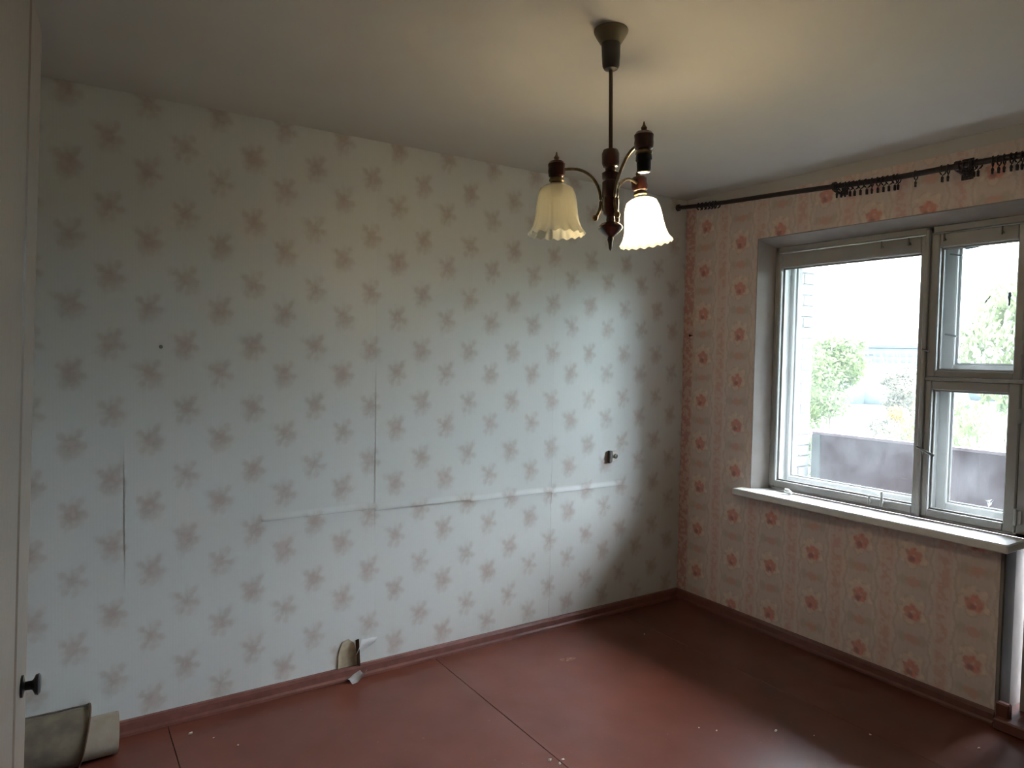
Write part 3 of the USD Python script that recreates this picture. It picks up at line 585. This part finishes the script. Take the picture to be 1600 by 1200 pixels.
obj('wall_loggia_unseen', box(.357, XP+.02, -3.10, -2.85, -.02, 2.46), M['mortar'], kind='structure')  # unseen end wall, added and positioned to shape the daylight indoors
bp_ = thing('balcony_parapet', 'faded maroon sheet parapet of the balcony with a pale top rail', 'parapet')
def crease(u, v):
    return np.stack([XP + .006*np.sin(v*5+u*1.3) + .010*np.exp(-((u+1.05+.6*(v-.55))/.05)**2), u, v], 1)
v, f, _, _ = grid(np.linspace(-.135, -4.5, 160), np.linspace(-.02, .985, 40), crease)
obj('sheet', trimesh.Trimesh(np.vstack([v, v+[.004, 0, 0]]), np.vstack([f, f[:, ::-1]+len(v)]), process=False), M['parapet'], bp_, smooth=True)
obj('top_rail', bx(XP-.022, XP+.022, -.07, -4.55, .985, 1.008, .005), M['rail'], bp_)
obj('post', bx(XP-.020, XP+.020, -.068, -.135, -.02, .986, .004), M['post'], bp_)
for y in (-1.6, -3.0, -4.5): obj('post', bx(XP+.006, XP+.036, y-.02, y+.02, -.02, .986, .004), M['post'], bp_)
obj('paint_flake', prism(sg.Polygon([(-1.205, .712), (-1.243, .695), (-1.225, .672), (-1.232, .692), (-1.25, .72), (-1.243, .722), (-1.229, .702), (-1.222, .690), (-1.212, .708)]), .002, 'x', XP-.012), M['paper_white'], bp_, label='white V-shaped chip in the paint')

# ------------------------------------------------------------------ outdoors, four floors down
ZG = -9.2
obj('ground', box(1.6, 900, -700, 800, ZG-.5, ZG), M['grass'], kind='structure', label='autumn grass far below the balcony', cat='ground')
obj('road', prism(sg.Polygon([(60, -40), (68, -40), (110, 110), (98, 110)]), .05, 'z', ZG), M['road'], kind='structure', label='pale road between the trees', cat='road')
def leaves(centres, radii, n, size, seed, droop=0.0):
    g = np.random.default_rng(seed); k = g.choice(len(centres), n, p=np.array(radii)**2/np.sum(np.array(radii)**2)); d = g.normal(size=(n, 3)); d /= np.linalg.norm(d, axis=1, keepdims=True)
    p = np.array(centres)[k] + d*np.array(radii)[k][:, None]*g.uniform(.45, 1.05, (n, 1))*np.array([1, 1, .85])
    a = g.normal(size=(n, 3)); a /= np.linalg.norm(a, axis=1, keepdims=True)
    if droop: a = a*(1-droop) + np.array([0, 0, -droop]); a /= np.linalg.norm(a, axis=1, keepdims=True)
    b = np.cross(a, g.normal(size=(n, 3))); b /= np.linalg.norm(b, axis=1, keepdims=True); s = size*g.uniform(.6, 1.2, (n, 1))
    v = np.stack([p-a*s, p+b*s*.45, p+a*s, p-b*s*.45], 1).reshape(-1, 3); i = np.arange(n)*4
    return trimesh.Trimesh(v, np.vstack([np.stack([i, i+1, i+2], 1), np.stack([i, i+2, i+3], 1)]), process=False)
def tree(x, y, top, width, depth, n, size, leaf, bark, label, seed, droop=0, blobs=16, bare=0):
    t = thing('tree', label, 'tree', (x, y, ZG)); g = np.random.default_rng(seed); hh = top-ZG
    c, r = [], []
    for i in range(blobs):
        f_ = g.uniform(0, 1); zz = hh - depth*f_; w = width*.5*math.sin(min(1, .25+f_*1.1)*PI*.62)
        a = g.uniform(0, 2*PI); rad = g.uniform(.35, .6)*width*.42*(.55+.6*math.sin(min(1, .2+f_)*PI*.6))
        c.append((w*.7*math.cos(a), w*.7*math.sin(a), zz-rad)); r.append(rad)
    c.append((0, 0, hh-width*.22)); r.append(width*.2)
    tr = [tube(spline([(0, 0, 0), (.1, .05, hh*.35), (-.1, .1, hh*.65), (.05, 0, hh*.96)], 12), np.linspace(.16, .02, 12)*hh/11, 8)]
    obj('trunk', tr[0], bark, t, smooth=True)
    brs = []
    for cc, rd in zip(c, r):
        z0 = max(hh*.25, cc[2]-rd*1.6); brs.append(tube(spline([(0, 0, z0*.9), (cc[0]*.5, cc[1]*.5, (z0+cc[2])/2), cc], 6), np.linspace(.06, .012, 6), 5))
    for i in range(bare):
        a = g.uniform(0, 2*PI); brs.append(tube([(0, 0, hh*.7), (width*.25*math.cos(a), width*.25*math.sin(a), hh*.93), (width*.33*math.cos(a), width*.33*math.sin(a), hh*1.04)], [.05, .025, .01], 5))
    obj('branch', cat(brs), bark, t, smooth=True, kind='stuff')
    obj('foliage', leaves(c, r, n, size, seed, droop), leaf, t, kind='stuff')
tree(32.3, 19.2, CAM[2]+1.9, 5.4, 8.8, 9000, .17, M['leaf_green'], M['bark'], 'large green and yellow tree left in the wide pane', 11, blobs=22)
tree(36.5, 24.5, CAM[2]-.1, 5.2, 8.0, 7000, .18, M['leaf_green'], M['bark'], 'green tree half hidden behind the white brick wall', 12, blobs=18)
tree(53.3, 26.2, CAM[2]+.1, 5.2, 6.0, 6000, .19, M['leaf_brown'], M['bark'], 'brownish tree standing right in the wide pane', 13, bare=8)
tree(45.0, 22.3, CAM[2]-2.9, 3.4, 4.5, 4500, .16, M['leaf_gold'], M['bark'], 'low golden tree in front of the road', 14)
tree(64.0, 29.0, CAM[2]-2.2, 4.0, 5.0, 4000, .2, M['leaf_gold'], M['bark'], 'pale yellow tree beside the mullion', 15, bare=5)
tree(16.6, 4.7, CAM[2]+2.5, 3.6, 8.0, 10000, .11, M['leaf_birch'], M['birch_bark'], 'near birch with drooping yellow-green leaves behind the small panes', 16, droop=.55, blobs=26)
tree(22.0, 4.6, CAM[2]+1.2, 5.0, 9.0, 8000, .13, M['leaf_birch'], M['birch_bark'], 'farther birch behind the right edge of the window', 17, droop=.5, blobs=22)
tree(24.0, 10.2, CAM[2]-1.4, 4.0, 7.0, 6000, .13, M['leaf_birch'], M['birch_bark'], 'low bushy birch seen behind the mullion', 18, droop=.4, blobs=18)
def block(x, y, w, d, h, a, label):
    t = thing('apartment_block', label, 'building', (x, y, ZG), a)
    obj('walls', box(-w/2, w/2, -d/2, d/2, 0, h), M['far_wall'], t); obj('roof', box(-w/2-.4, w/2+.4, -d/2-.4, d/2+.4, h, h+.9), M['far_roof'], t)
    for k in range(3): obj('stair_head', box(-w/2+w*(k+.3)/3, -w/2+w*(k+.5)/3, -2, 2, h+.9, h+3.2), M['far_wall'], t)
    wins = [box(-w/2-.15, -w/2, -d/2+q*3+1, -d/2+q*3+2.6, k*3+1, k*3+2.5) for k in range(int(h//3)) for q in range(int(d//3))] + [box(-w/2+q*3+1, -w/2+q*3+2.6, -d/2-.15, -d/2, k*3+1, k*3+2.5) for k in range(int(h//3)) for q in range(int(w//3))]
    obj('facade_window', cat(wins), M['far_roof'], t, kind='stuff')
block(380, 196, 16, 46, 17.5, .5, 'far grey apartment block on the skyline, beside the mullion')
block(455, 262, 16, 60, 20.0, .45, 'far pale apartment block on the skyline, centre of the wide pane')
block(330, 205, 14, 36, 13.5, .5, 'low far apartment block on the skyline, left of the others')
g = np.random.default_rng(5); pts = []
for i in range(90):
    a = math.radians(g.uniform(5, 50)); R = g.uniform(180, 330); m = trimesh.creation.icosphere(1, 1.0); m.vertices *= np.array([g.uniform(7, 13), g.uniform(7, 13), g.uniform(5, 9.2)]); m.apply_translation([R*math.cos(a), R*math.sin(a), ZG+1]); pts.append(m)
obj('distant_woodland', cat(pts), M['far_wood'], smooth=True, label='hazy belt of woodland below the skyline', cat='woodland', kind='stuff')
